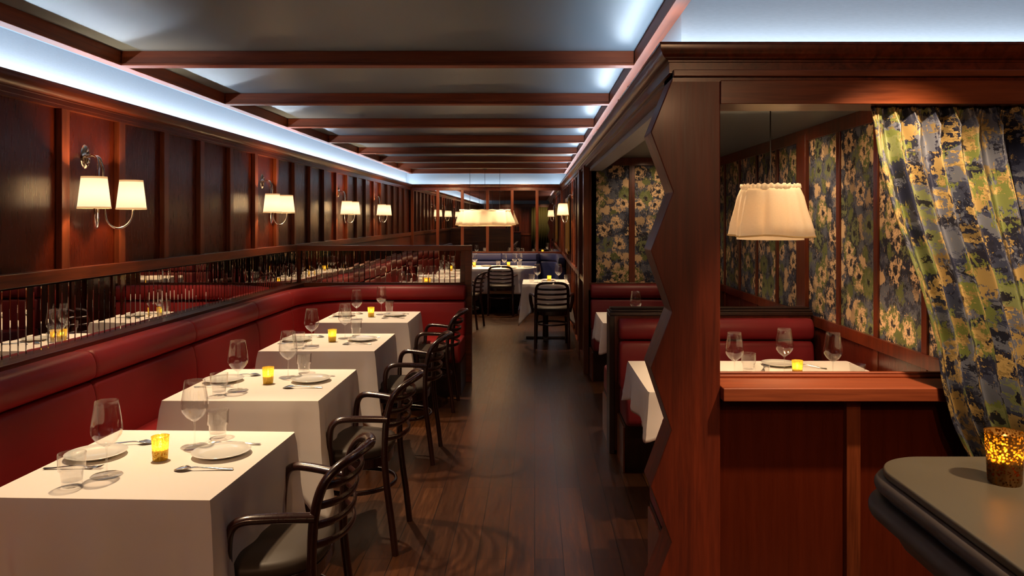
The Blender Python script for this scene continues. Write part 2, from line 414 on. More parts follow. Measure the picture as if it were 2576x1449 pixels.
# end wall: timber grid over mirror
ew = MB().box(-2.55, 1.2, YE+.04, YE+.12, 0, 2.24)
struct(ew.build('wall_end', M['dark'], smooth=False))
g = MB().box(XL, XR, YE-.01, YE+.04, 2.14, 2.2).box(XL, XR, YE-.03, YE+.04, .90, .985).box(XL, XR, YE, YE+.04, 0, .92)
xs = [-2.32, -1.835, -1.37, -.893, -.427, .045, .52]
for x in xs: g.box(x-.027, x+.027, YE-.008, YE+.04, .9, 2.2)
struct(g.build('trim_%d' % n, M['rail_z'], bevel=.003)); n += 1
mm = thing('wall_mirror', (0,YE+.02,0), 0, 'wide wall mirror divided by wooden mullions on the far end wall', 'mirror')
for i in range(6): MB().box(xs[i]+.02, xs[i+1]-.02, 0, .01, .97, 2.16).build('mirror_pane', M['mirror'], mm, smooth=False)

# right wall beyond the booths
rw = MB().box(XR, XR+.1, YBB, YE+.1, 0, 2.24)
struct(rw.build('wall_right', M['panel'], smooth=False))
g = MB(); y = 8.15
while y < YE-.2:
    g.box(XR-.018, XR, y-.03, y+.03, 0, 2.18); y += .52
g.box(XR-.03, XR, YBB, YE, .93, .985).box(XR-.03, XR, YBB, YE, 0, .12).box(XR-.014, XR, YBB, YE, 2.13, 2.18)
g.box(XR-.035, XR+.02, YBB-.05, YBB+.07, 0, 2.16).box(XR-.04, XR, 8.55, 8.66, 0, 2.16)
struct(g.build('trim_%d' % n, M['rail_z'], bevel=.003)); n += 1

# entablature over the booths (aisle side and facade side)
e = MB().box(.52, .72, YF, YBB+.05, 2.133, 2.235)
e.box(.52, 2.9, YF, 3.03, 2.118, 2.235)
struct(e.build('wall_booth_header', M['wood_y'], smooth=False))
e = MB().box(.700, 2.9, YF-.006, 3.03, 2.033, 2.122).box(.52, 2.9, YF-.020, YF, 2.135, 2.16)
struct(e.build('trim_%d' % n, M['rail_x'], bevel=.003)); n += 1

# booth ceiling, side wall and end wall
struct(MB().box(.6, 2.1, 3.0, YBB+.1, 2.236, 2.26).build('ceiling_booth', M['booth_ceiling'], smooth=False))
struct(MB().box(XB, XB+.1, 3.0, YBB+.1, 0, 2.24).build('wall_booth_side', M['paper_y'], smooth=False))
struct(MB().box(XR, XB+.1, YBB, YBB+.1, 0, 2.24).build('wall_booth_end', M['paper_x'], smooth=False))
bs = [7.64, 7.09, 6.54, 5.99, 4.78, 4.25, 3.72, 3.2]
g = MB()
for y in bs: g.box(XB-.014, XB, y-.026, y+.026, 0, 2.2)
g.box(XB-.03, XB, 5.31, 5.49, 0, 2.2)
g.box(XB-.022, XB, 3.0, YBB, 2.15, 2.236).box(XB-.024, XB, 3.0, YBB, .865, .935)
struct(g.build('trim_%d' % n, M['wood_z'], bevel=.003)); n += 1
g = MB().box(XB-.008, XB, 3.0, YBB, 0, .87); struct(g.build('trim_%d' % n, M['panel'], smooth=False)); n += 1
g = MB()
for x in (.56, 1.01, 1.46, XB-.04): g.box(x-.03, x+.03, YBB-.014, YBB, .9, 2.2)
g.box(XR, XB, YBB-.02, YBB, 2.155, 2.236).box(XR, XB, YBB-.02, YBB, .86, .94)
struct(g.build('trim_%d' % n, M['wood_z'], bevel=.003)); n += 1

# facade half wall
hw = thing('half_wall', (1.8, 2.93, 0), 0, 'low mahogany half wall with a wide ledge below the booth opening', 'low wall')
def hb(name, boxes, mat, bevel=.003):
    m = MB()
    for (x0,x1,y0,y1,z0,z1) in boxes: m.box(x0-1.8, x1-1.8, y0-2.93, y1-2.93, z0, z1)
    return m.build(name, mat, hw, bevel=bevel)
hb('ledge', [(.7,2.85,2.80,3.03,.922,.972),(.7,2.85,2.985,3.03,.972,.984),(.7,2.85,3.0,3.02,.984,.992)], M['beam_x'], .004)
hb('panel', [(.7,2.85,2.895,2.97,0,.925)], M['panel'])
hb('stile', [(1.183,1.236,2.862,2.9,0,.922)], M['rail_z'])
hb('skirting', [(.7,2.85,2.86,2.9,0,.12)], M['wood_x'])
hb('rear_panel', [(.72,1.9,2.97,3.0,0,.92)], M['wood_z'])
struct(MB().box(1.93, 2.9, 3.03, 3.1, 0, 2.24).build('wall_facade_right', M['dark'], smooth=False))
struct(MB().box(2.6, 2.7, YB, 3.05, 0, CEIL).build('wall_bar_side', M['panel'], smooth=False))

# zigzag post
zz = [(.52,2.133),(.4375,1.927),(.522,1.702),(.4375,1.482),(.518,1.249),(.4375,1.04),(.516,.804),(.4375,.59),(.516,.379),(.4375,.178),(.5,0)]
poly = [(x-.6, z) for x, z in zz] + [(.1,0),(.1,2.133)]
pm = MB().prism(poly, -.09, .09, 'xz')
po = pm.build('zigzag_post', M['post'], bevel=.004, ang=20); po.location = (.6, YF+.09, 0)
tag(po, 'thick reddish wooden post with zigzag left edge at booth corner', 'post')

# wall behind the camera with drape and sideboard (seen in the mirrors)
struct(MB().box(-2.6, 2.7, YB-.1, YB, 0, 2.2).build('wall_back', M['wood_z'], smooth=False))
struct(MB().box(-2.6, 2.7, YB-.2, YB-.08, 2.2, CEIL).build('wall_cove_back', M['cove'], smooth=False))
g = MB()
for i in range(9): g.box(-2.3+.55*i, -2.24+.55*i, YB, YB+.015, .95, 2.15)
g.box(-2.36, 2.6, YB, YB+.03, .9, .97).box(-2.36, 2.6, YB, YB+.05, 2.12, 2.25)
struct(g.build('trim_%d' % n, M['rail_z'])); n += 1
dm = MB(); NU = 60
for i in range(NU+1):
    u = i/NU
    for kk in range(2): dm.v.append((-.15+.95*u, YB+.12+.035*sin(u*2*pi*9), .02 if kk == 0 else 2.12))
for i in range(NU): dm.f.append((i*2, i*2+2, i*2+3, i*2+1))
tag(dm.build('curtain', M['olive'], solid=.006, ang=80), 'olive drape reflected in the mirror on the far wall', 'curtain')
sb = thing('sideboard', (-.95, YB+.26, 0), 0, 'dark sideboard carrying bottles, seen only reflected in the far mirror', 'sideboard')
MB().box(-.35, .35, -.2, .2, 0, 1.02).build('body', M['darkwood'], sb, bevel=.004)
MB().box(-.37, .37, -.215, .215, 1.02, 1.06).build('top', M['wood_x'], sb, bevel=.004)
bp = MB().lathe([(0,0),(.036,0),(.038,.01),(.038,.19),(.03,.215),(.014,.24),(.014,.30),(.0,.302)], 16).build('bottle', M['bottle'])
tag(bp, '', 'bottle')
for i in range(6): place(bp, (-1.22+.1*i, YB+.2+.05*(i % 2), 1.06), 0, 'dark glass bottle on the sideboard reflected in the far mirror', 'bottles on the sideboard')

# grilles in the right cove
gr = thing('air_grille', (0,0,0), 0, '', 'air vent')
MB().box(-.014, .0, -.27, .27, -.035, -.015).box(-.014, .0, -.27, .27, .10, .12).box(-.014, 0, -.27, -.245, -.02, .1).box(-.014, 0, .245, .27, -.02, .1).build('frame', M['rail_y'], gr, bevel=.002)
sl = MB()
for i in range(24): sl.box(-.008, -.002, -.24+.0205*i, -.23+.0205*i, -.015, .10)
for i in range(5): sl.box(-.009, -.001, -.245, .245, -.005+.024*i, .003+.024*i)
sl.build('lattice', simple('cream_grille_lattice', (.6,.5,.36), .5), gr)
for y, lb in ((4.81,'nearest the zigzag post'), (7.0,'second from the zigzag post'), (9.6,'third from the zigzag post'), (12.2,'nearest the far end wall')):
    place(gr, (.572, y, 2.325), 0, 'wood-framed air grille in the right cove, ' + lb, 'air grilles in the right cove')

# ------------------------------------------------------------------ strip mirrors
def strip_mirror(length, h0, h1, W=.0525):
    m = MB(); nst = int(length/W); rnd = random.Random(3)
    for i in range(nst):
        a = i*W; b = a+W-.0008; bv = .0045; d = .0016; t = rnd.uniform(-.005, .005)*W
        pts = [(a,0),(a+bv,d+t),(b-bv,d-t),(b,0)]
        vs = [(p[0],p[1],h0) for p in pts]+[(p[0],p[1],h1) for p in pts]
        m.add(vs, [(0,1,5,4),(1,2,6,5),(2,3,7,6)])
    m.box(0, nst*W, -.008, -.003, h0, h1)
    return m
m = strip_mirror(11.3, .975, 1.285)
# local x runs along the wall (world +Y), local y towards the room
sm = m.build('wall_mirror', M['mirror'], smooth=False)
sm.rotation_euler = (0,0,R(90)); sm.scale = (1,-1,1); sm.location = (-2.325, YB+.4, 0)
tag(sm, 'long mirror band of narrow vertical strips above the red banquette along left wall', 'mirror')

# mirrored divider
dv = thing('mirrored_divider', (-1.46, 7.46, 0), 0, 'low wooden divider with narrow mirror strips ending the red banquette', 'divider')
d = MB().box(-.90, .84, -.05, .05, 1.288, 1.34).box(-.90, .84, -.035, .05, .935, .975).box(.775, .84, -.05, .05, 0, 1.29).box(-.9, .8, -.015, .04, .975, 1.29)
d.build('frame', M['rail_x'], dv, bevel=.004)
MB().box(-.9, .78, -.03, .04, 0, .935).build('panel', M['wood_z'], dv)
d = strip_mirror(1.60, .975, 1.29)
q = d.build('mirror', M['mirror'], dv, smooth=False); q.scale = (1,-1,1); q.location = (-.845, -.02, 0)

# ------------------------------------------------------------------ banquettes
def rseg(path): # resample path finely
    out = []
    for a, b in zip(path[:-1], path[1:]):
        L = math.dist(a, b); k = max(1, int(L/.06))
        for i in range(k): out.append((a[0]+(b[0]-a[0])*i/k, a[1]+(b[1]-a[1])*i/k))
    out.append(path[-1]); return out
def arc(cx, cy, r, a0, a1, k=14): return [(cx+r*cos(R(a0+(a1-a0)*i/k)), cy+r*sin(R(a0+(a1-a0)*i/k))) for i in range(k+1)]
def cushion(prof, path, name, mat, parent, org, soft=.02):
    pts = rseg(path); cum = [0]
    for a, b in zip(pts[:-1], pts[1:]): cum.append(cum[-1]+math.dist(a, b))
    L = cum[-1]
    def at(s):
        s = min(max(s, 0), L)
        for i in range(len(pts)-1):
            if cum[i+1] >= s:
                t = (s-cum[i])/max(1e-9, cum[i+1]-cum[i]); return (pts[i][0]+(pts[i+1][0]-pts[i][0])*t, pts[i][1]+(pts[i+1][1]-pts[i][1])*t)
        return pts[-1]
    S = [0.001, .003, .008, .015, soft+.005]; sca = [.84, .90, .955, .985, 1]
    inner = [c for c in cum if c > S[-1]+.01 and c < L-S[-1]-.01]
    ss = S+inner+[L-q for q in reversed(S)]; scl = sca+[1]*len(inner)+sca[::-1]
    P = [(at(s)[0]-org[0], at(s)[1]-org[1]) for s in ss]
    return MB().sweep(prof, P, scales=scl).build(name, mat, parent, ang=60)
def rnd_prof(pts, r=.02, k=4):
    out = []; n = len(pts)
    for i in range(n):
        a = Vector(pts[i-1]); b = Vector(pts[i]); c = Vector(pts[(i+1) % n])
        d1 = (a-b); d2 = (c-b); rr = min(r, d1.length*.45, d2.length*.45)
        p = b+d1.normalized()*rr; q = b+d2.normalized()*rr
        for j in range(k+1):
            t = j/k; v = p*(1-t)**2+b*2*t*(1-t)+q*t*t; out.append((v.x, v.y))
    return out
ROLL = rnd_prof([(0,.812),(0,.958),(.125,.962),(.155,.90),(.15,.822)], .045, 5)
BACK = rnd_prof([(0,.46),(0,.81),(.135,.812),(.155,.72),(.165,.46)], .03, 4)
SEAT = rnd_prof([(.09,.30),(.09,.485),(.60,.495),(.625,.30)], .045, 5)
BASE = [(.06,0),(.06,.30),(.575,.30),(.55,0)]
def banquette(name, runs_roll, runs_seat, mat, org, label, cat='banquette', base=M['darkwood'], roll=ROLL, back=BACK, seat=SEAT, bs=BASE):
    t = thing(name, (org[0], org[1], 0), 0, label, cat)
    for p in runs_roll:
        cushion(roll, p, 'head_roll', mat, t, org); cushion(back, p, 'back_cushion', mat, t, org)
    for p in runs_seat:
        cushion(seat, p, 'seat_cushion', mat, t, org)
        MB().sweep(bs, [(a-org[0], b-org[1]) for a, b in p]).build('base', base, t)
    return t
bx = -2.275; by = 7.40; rr = .66
cor = arc(bx+rr, by-rr, rr, 180, 90)
run = [[(bx,-1.6),(bx,-.62)],[(bx,-.62),(bx,.45)],[(bx,.45),(bx,1.52)],[(bx,1.52),(bx,2.60)],[(bx,2.60),(bx,3.67)],[(bx,3.67),(bx,4.745)],[(bx,4.745),(bx,5.82)],[(bx,5.82),(bx,by-rr-.1)],
       [(bx,by-rr-.1)]+cor+[(-.668,by)]]
seatrun = [[(bx,-1.6),(bx,.45)],[(bx,.45),(bx,2.6)],[(bx,2.6),(bx,4.745)],[(bx,4.745),(bx,by-rr-.1)],[(bx,by-rr-.1)]+cor+[(-.668,by)]]
bq = banquette('banquette', run, seatrun, M['red'], (bx, 3.0), 'long red leather banquette curving round to the mirrored divider at left')
# timber infill behind the curved corner
cpoly = [(-2.35-bx,by-rr-3-.1),(-2.35-bx,7.405-3)]+[(-1.5-bx,7.405-3)]+[(p[0]+.03*0-bx, p[1]-3) for p in reversed(cor)]
MB().prism(cpoly, .80, .936, 'xy').build('corner_ledge', M['wood_x'], bq)
# blue banquette at the far end
bb = YE-.03; R2 = .45
pth = [(XL+.06,8.6),(XL+.06,bb-R2)]+arc(XL+.06+R2,bb-R2,R2,180,90)
pend = [(XL+.06+R2,bb),(-.62,bb)]
pth2 = [(-.62,bb),(XR-.03-R2,bb)]+arc(XR-.03-R2,bb-R2,R2,90,0)+[(XR-.03,12.5)]
banquette('banquette', [pth,pend,pth2],[pth,pend,pth2], M['navy'], (-.9,bb), 'navy blue leather banquette wrapping the far end of the room', roll=rnd_prof([(0,.812),(0,.958),(.115,.962),(.125,.90),(.12,.822)], .04, 5),
          back=rnd_prof([(0,.46),(0,.81),(.115,.812),(.125,.72),(.13,.46)], .03, 4), seat=rnd_prof([(.06,.3),(.06,.485),(.44,.495),(.45,.3)], .04), bs=[(.05,0),(.05,.3),(.42,.3),(.40,0)])

# booth benches: path runs +X so "right of travel" faces the camera
def bench(y, face, x0, x1, label, mat=M['burgundy']):
    p = [(x0,y),(x1,y)] if face < 0 else [(x1,y),(x0,y)]
    B = rnd_prof([(0,.46),(0,.775),(.10,.782),(.115,.70),(.135,.46)], .03, 4)
    Ro = rnd_prof([(0,.785),(0,.925),(.085,.932),(.12,.88),(.115,.79)], .04, 5)
    S = rnd_prof([(.06,.30),(.06,.475),(.44,.49),(.47,.30)], .05, 5)
    b = banquette('booth_bench', [p],[p], mat, ((x0+x1)/2, y), label, 'booth bench', roll=Ro, back=B, seat=S, bs=[(.05,0),(.05,.3),(.42,.3),(.38,0)])
    MB().box(x0-.012-(x0+x1)/2, x0+.0-(x0+x1)/2, (-.40 if face < 0 else .04), (-.04 if face < 0 else .40), 0, .285).build('end_panel', M['rail_z'], b, bevel=.002)
    return b
bench(5.16, -1, .57, 1.87, 'burgundy booth bench facing the camera behind the nearest booth table')
bench(3.06, 1, .53, 1.87, 'burgundy booth bench backing onto the half wall behind the zigzag post')
bench(5.365, 1, .53, 1.87, 'burgundy booth bench on the far side of the booth divider')
bench(YBB-.03, -1, .575, 1.87, 'burgundy booth bench against the floral end wall')
bd = thing('booth_divider', (1.2, 5.25, 0), 0, 'dark wooden divider between the two booths with a stepped cap', 'divider')
MB().box(-.66, .69, -.085, .085, .02, .94).build('panel', M['wood_z'], bd)
MB().box(-.69, .70, -.10, .10, .94, .965).box(-.675, .70, -.085, .085, .965, .978).box(-.68, .70, -.03, .03, .978, .99).build('cap', M['darkwood'], bd, bevel=.005)
MB().box(-.69, -.655, -.10, .10, 0, .94).build('end_post', M['darkwood'], bd, bevel=.004)

# ------------------------------------------------------------------ chair
def make_chair():
    t = thing('dining_armchair', (0,0,0), 0, '', 'chair')
    W = M['chairwood']
    half = [(.205,-.252,0),(.205,-.235,.15),(.203,-.212,.32),(.200,-.200,.46),(.200,-.203,.58),(.199,-.213,.67),(.192,-.236,.745),(.168,-.273,.79),(.112,-.315,.812),(0,-.342,.82)]
    pts = half+[(-x,y,z) for x,y,z in reversed(half[:-1])]
    MB().tube(pts, .0185, .0160, ref=(1,0,0), seg=10, sub=5).build('back_hoop', W, t, ang=70)
    for z, yo, xw in ((.735,-.232,.193),(.672,-.214,.199),(.609,-.206,.2),(.546,-.203,.2)):
        s = [(-xw,yo,z+.006),(-.14,yo-.045,z+.001),(-.07,yo-.07,z),(0,yo-.078,z),(.07,yo-.07,z),(.14,yo-.045,z+.001),(xw,yo,z+.006)]
        MB().tube(s, .0135, .0068, ref=(0,0,1), seg=8, sub=4).build('back_slat', W, t, ang=70)
    def out(k, N=40):
        o = []
        for i in range(N):
            a = 2*pi*i/N; c, s = cos(a), sin(a); e = .62
            x = (abs(c)**e)*(1 if c > 0 else -1); y = (abs(s)**e)*(1 if s > 0 else -1)
            o.append(((.232 if y > 0 else .232-.035*(-y))*x*k, .205*y*k))
        return o
    ap = MB(); ap.prism(out(.985), .405, .452, 'xy'); ap.build('seat_rail', W, t, bevel=.004, ang=40)
    c = MB(); N = 40
    rings = [(.96,.452),(1.0,.462),(1.01,.478),(.985,.492),(.9,.501),(.6,.506),(.25,.508)]
    for k2, z in rings: c.v += [(x,y,z) for x,y in out(k2)]
    for i in range(len(rings)-1):
        for j in range(N): c.f.append((i*N+j, i*N+(j+1) % N, (i+1)*N+(j+1) % N, (i+1)*N+j))
    c.f.append(tuple(range((len(rings)-1)*N, len(rings)*N)))
    c.build('seat', M['seatpad'], t, ang=60)
    for s in (-1, 1):
        MB().tube([(s*.187,.158,.43),(s*.19,.165,.25),(s*.195,.178,0)], lambda q: .021-.006*q, lambda q: .019-.006*q, ref=(1,0,0), seg=10, sub=3).build('front_leg', W, t, ang=50)
        a = [(s*.205,-.21,.645),(s*.228,-.13,.653),(s*.248,-.06,.658),(s*.259,-.01,.658),(s*.266,.022,.645),(s*.268,.040,.612),(s*.262,.046,.55),(s*.247,.045,.49),(s*.230,.045,.42)]
        MB().tube(a, .0225, .0155, ref=(1,0,0), seg=12, sub=5).build('arm', W, t, ang=70)
    r = [(.188*cos(2*pi*i/24), -.025+.19*sin(2*pi*i/24), .285) for i in range(24)]
    MB().tube(r, .012, .008, seg=8, sub=2, closed=True).build('ring_stretcher', W, t, ang=70)
    return t
chair = make_chair()
chs = [((-.915,2.62),R(90),'dark bentwood armchair at the nearest white table, cropped by the frame bottom'),
       ((-.915,3.80),R(90),'dark bentwood armchair at the second table from the camera'),
       ((-.915,5.12),R(90),'dark bentwood armchair at the third table from the camera'),
       ((-.925,6.45),R(90),'dark bentwood armchair at the row table next to the mirrored divider')]
for (x,y), rz, lb in chs: place(chair, (x,y,0), rz, lb, 'armchairs along the aisle')
place(chair, (.215,9.56,0), R(0), 'dark armchair with its slatted back to the camera at small square table')
place(chair, (-.565,12.72,0), R(0), 'dark armchair with its back to the camera at far oval table')
place(chair, (-1.04,11.15,0), R(80), 'dark armchair partly hidden behind the end of the mirrored divider')

# ------------------------------------------------------------------ tables
def cloth(name, hx, hy, drop, label, loc, rz=0, seed=0, corner=.14, round_=0, group=None, hem=True):
    """one draped cloth: flat top, rounded edge, hanging sides that flare in cone folds at the corners"""
    rn = random.Random(seed); NP = 192; ph = [rn.uniform(0, 6.28) for _ in range(6)]
    def outline(t):
        if round_:
            # racetrack
            a = 2*pi*t; L = hx-hy; c, s = cos(a), sin(a)
            return Vector(((L if c > 0 else -L)*min(1, abs(c)*3)+hy*c, hy*s)), Vector((c, s)), 0
        P = 4*(hx+hy); s = t*P; segs = [(Vector((hx,-hy)), Vector((0,1)), 2*hy), (Vector((hx,hy)), Vector((-1,0)), 2*hx), (Vector((-hx,hy)), Vector((0,-1)), 2*hy), (Vector((-hx,-hy)), Vector((1,0)), 2*hx)]
        for o, d, L in segs:
            if s <= L:
                p = o+d*s; nrm = Vector((d.y, -d.x)); e = min(s, L-s); w = max(0, 1-e/.16)
                w = w*w*(3-2*w)
                far = (1 if s > L/2 else -1); nn = (nrm+d*far*w*.98).normalized()
                return p, nn, w
            s -= L
        return Vector((hx,-hy)), Vector((1,-1)).normalized(), 1
    lev = [0,.004,.012,.03,.07,.12,.17,.20,.203,.24,.29,.34,.38,1]
    m = MB(); K = 14
    rows = []
    for j in range(NP):
        p, nn, w = outline(j/NP); cn = .7*w
        full = drop+corner*w**2
        cnt = []
        for kx in range(K):
            q = kx/(K-1); dd = full*q
            q1 = min(1, dd/.03)
            off = .006*sin(q1*pi/2)+.004*q + w*(.05*q+.04*q*q)*min(1, drop/.4)
            f1 = sin(j/NP*2*pi*7+ph[0])*.013+sin(j/NP*2*pi*13+ph[1])*.010+sin(j/NP*2*pi*23+ph[2])*.003
            off += f1*q*(.9+.8*min(1, w*1.6)) if not round_ else f1*q*2.4
            if not round_: off += .018*q*q*math.exp(-((w-.22)/.12)**2)
            off += (-.032*q)*math.exp(-((w-.42)/.2)**2) if not round_ else 0
            if hem and dd < .198: off += .0035
            z = -dd + (.010*(1-q1)**2*0)
            cnt.append((p.x+nn.x*off, p.y+nn.y*off, z if kx else 0))
        rows.append(cnt)
    for kx in range(K):
        for j in range(NP): m.v.append(rows[j][kx])
    for kx in range(K-1):
        for j in range(NP): m.f.append((kx*NP+j, kx*NP+(j+1) % NP, (kx+1)*NP+(j+1) % NP, (kx+1)*NP+j))
    m.f.append(tuple(range(NP)))
    o = m.build(name, M['linen'], ang=50, solid=.002); o.location = (*loc, .7595); o.rotation_euler = (0,0,rz)
    tag(o, label, 'tablecloth', group); return o
def table(x, y, hx, hy, label, group=None, oval=False):
    t = thing('dining_table', (x,y,0), 0, label, 'table', group)
    if oval:
        pts = [((hx-hy)*(1 if cos(2*pi*i/48) > 0 else -1)*min(1,abs(cos(2*pi*i/48))*3)+hy*.96*cos(2*pi*i/48), hy*.96*sin(2*pi*i/48)) for i in range(48)]
        MB().prism(pts, .725, .755, 'xy').build('table_top', M['darkwood'], t)
    else: MB().box(-hx+.012, hx-.012, -hy+.012, hy-.012, .725, .752).build('table_top', M['darkwood'], t, bevel=.003)
    for dx in ((-.45,.45) if oval else (0,)):
        MB().lathe([(0,.02),(.04,.03),(.038,.2),(.038,.7),(.12,.724)], 20, (dx,0,0)).build('pedestal', M['darkwood'], t)
        MB().box(dx-.26, dx+.26, -.03, .03, 0, .03).box(dx-.03, dx+.03, -.26, .26, 0, .03).build('foot', M['darkwood'], t, bevel=.006)
    return t
TOP = .7615
T = {1: (-1.31,2.63,.35,.36,0), 2: (-1.36,3.855,.36,.365,0), 3: (-1.39,5.165,.365,.365,0), 4: (-1.405,6.485,.37,.365,0)}
names = {1: 'nearest row table', 2: 'second row table from the camera', 3: 'third row table from the camera', 4: 'row table beside the mirrored divider'}
for i, (x, y, hx, hy, rz) in T.items():
    table(x, y, hx, hy, 'square pedestal table under white cloth, the '+names[i], 'row tables by the banquette')
    cloth('tablecloth', hx, hy, .405, 'white linen cloth draped over the '+names[i], (x,y), R([0,-2.0,-.3,.4,.3][i]), i, group='white tablecloths')
table(.145, 10.12, .30, .37, 'small square table near the far right wall under a white cloth')
cloth('tablecloth', .30, .37, .36, 'white cloth with low pointed corners on the small far right table', (.145,10.12), 0, 9, .17)
table(-.87, 13.2, .90, .5, 'oval far table beneath the long pendant lamp', None, True)
cloth('tablecloth', .90, .5, .42, 'long white cloth draped over the far oval table', (-.87,13.2), 0, 12, 0, 1)
table(-1.41, 11.2, .36, .36, 'square table hidden behind the mirrored divider')
cloth('tablecloth', .36, .36, .4, 'white cloth on the table behind the mirrored divider', (-1.41,11.2), 0, 17)
table(1.20, 4.065, .645, .40, 'wide booth table behind the half wall')
cloth('tablecloth', .645, .40, .20, 'white cloth on the booth table behind the half wall', (1.20,4.065), 0, 21, .04)
table(1.20, 6.45, .645, .36, 'wide booth table in the farther booth')
cloth('tablecloth', .645, .36, .21, 'white cloth on the table of the farther booth', (1.20,6.45), 0, 25, .04)

# ------------------------------------------------------------------ tableware prototypes
wine = thing('wine_glass', (0,0,0), 0, '', 'wine glass')
bowl = [(.0035,.094),(.012,.098),(.030,.112),(.0445,.133),(.0478,.147),(.0468,.165),(.0425,.195),(.0378,.225),(.0355,.245),(.0350,.2455),(.0345,.245),(.0368,.225),(.0415,.195),(.0458,.165),(.0467,.148),(.0435,.135),(.029,.1145),(.011,.1005),(.001,.098)]
MB().lathe(bowl, 40).build('bowl', M['glass'], wine, ang=60)
MB().lathe([(.0095,.0035),(.005,.010),(.0035,.02),(.003,.05),(.003,.08),(.0045,.093),(.010,.0985)], 16).build('stem', M['glass_thick'], wine, ang=60)
MB().lathe([(0,.0),(.047,.0),(.0485,.0012),(.047,.0025),(.025,.0032),(.0095,.0050),(.0,.0055)], 40).build('foot', M['glass_thick'], wine, ang=40)
tumb = thing('water_tumbler', (0,0,0), 0, '', 'water glass')
fl = lambda a, k, z: 1+.018*(abs(cos(a*6))) if .012 < z < .098 else 1
MB().lathe([(0,.001),(.026,0),(.0285,.002),(.030,.015),(.0325,.047),(.0385,.0535),(.039,.060),(.040,.095),(.0405,.103),(.0398,.1045),(.0388,.103),(.0378,.062),(.0365,.058),(.031,.049),(.0285,.018),(.0,.0155)], 48, wave=fl).build('glass', M['glass_thick'], tumb, ang=45)
low = thing('low_tumbler', (0,0,0), 0, '', 'water glass')
MB().lathe([(0,.001),(.034,0),(.037,.003),(.041,.055),(.0415,.057),(.040,.055),(.0355,.012),(0,.010)], 48, wave=lambda a,k,z: 1+.02*abs(cos(a*9)) if .01 < z < .05 else 1).build('glass', M['glass_thick'], low, ang=45)
def make_votive(mat, k=1.0, energy=.35):
    v = thing('votive_candle', (0,0,0), 0, '', 'candle holder')
    MB().lathe([(0,0),(.0235*k,0),(.0245*k,.003*k),(.029*k,.081*k),(.0297*k,.083*k),(.028*k,.082*k),(.0235*k,.012*k),(0,.010*k)], 40).build('glass_cup', mat, v, ang=50)
    MB().lathe([(0,.011*k),(.0225*k,.011*k),(.0238*k,.038*k),(.012*k,.036*k),(0,.035*k)], 24).build('candle', M['wax'], v)
    MB().lathe([(0,.038*k),(.0045*k,.043*k),(.0055*k,.050*k),(.0035*k,.060*k),(0,.070*k)], 12).build('flame', M['flame'], v)
    l = bpy.data.lights.new('candle_light', 'POINT'); l.energy = energy; l.color = (1,.70,.34); l.shadow_soft_size = .006
    lo = bpy.data.objects.new('candle_light', l); col.objects.link(lo); lo.location = (0,0,.055*k); lo.parent = v
    return v
vot = make_votive(M['votive'])
plate = MB().lathe([(0,.004),(.050,.004),(.058,.0),(.062,.002),(.098,.0145),(.1,.0165),(.098,.0178),(.072,.0095),(.060,.0075),(0,.0070)], 56).build('side_plate', M['china'], ang=60)
tag(plate, '', 'plate')
def handle(m, x0, x1, w0=.0022, w1=.0068):
    pts = [(x0,0,.008),(x0+.02,0,.010),((x0+x1)/2,0,.007),(x1-.03,0,.0035),(x1,0,.003)]
    m.tube(pts, lambda t: w0+(w1-w0)*max(0,(t-.25)/.75), lambda t: .0016, ref=(0,1,0), seg=8, sub=6)
sp = MB(); handle(sp, -.045, .095)
NU, NV = 14, 6
vs = []
for i in range(NU+1):
    t = i/NU; x = -.098+.056*t; w = .0185*(sin(pi*min(1, t*.93+.035))**.75)
    for j in range(NV+1):
        q = j/NV*2-1; vs.append((x, w*q, .0015+.0065*abs(q)**2*(sin(pi*t))+.007*t*t))
sp.add(vs, [(i*(NV+1)+j, (i+1)*(NV+1)+j, (i+1)*(NV+1)+j+1, i*(NV+1)+j+1) for i in range(NU) for j in range(NV)])
spoon = sp.build('spoon', M['silver'], ang=70, solid=.0016); tag(spoon, '', 'spoon')
fk = MB(); handle(fk, -.035, .095)
fk.tube([(-.065,0,.006),(-.05,0,.005),(-.035,0,.008)], lambda t: .011-.007*t, lambda t: .0014, ref=(0,1,0), seg=8, sub=4)
for j in range(4):
    yy = -.009+.006*j; fk.tube([(-.063,yy,.006),(-.08,yy,.0045),(-.098,yy*.95,.009)], .0015, .001, ref=(0,1,0), seg=6, sub=3)
fork = fk.build('fork', M['silver'], ang=70); tag(fork, '', 'fork')

def setting(i, x, y, nm):
    rn = random.Random(i*5); j = lambda: rn.uniform(-.006,.006)
    P = lambda p, dx, dy, rz, lb, g: place(p, (x+dx+j(), y+dy+j(), TOP), rz, lb, g)
    B, A = 'banquette side of the '+nm, 'aisle side of the '+nm
    P(wine, -.09, -.165, 0, 'long-stemmed wine glass on the '+B, 'wine glasses'); P(wine, .055, .145, 0, 'long-stemmed wine glass on the '+A, 'wine glasses')
    P(tumb, -.147, -.262, .2, 'fluted water tumbler on the '+B, 'water tumblers'); P(tumb, .10, .27, .5, 'fluted water tumbler on the '+A, 'water tumblers')
    P(vot, 0, 0, i, 'lit gold votive candle in the middle of the '+nm, 'votive candles')
    P(plate, -.245, .045, 0, 'white side plate on the '+B, 'side plates'); P(plate, .195, .062, 0, 'white side plate on the '+A, 'side plates')
    P(spoon, .205, -.108, .04, 'silver spoon on the '+A, 'spoons'); P(spoon, -.205, .182, pi+.15, 'silver spoon on the '+B, 'spoons')
    P(fork, .198, .178, -.05, 'silver fork on the '+A, 'forks'); P(fork, -.245, -.088, pi+.05, 'silver fork on the '+B, 'forks')
for i in T: setting(i, T[i][0], T[i][1], names[i])
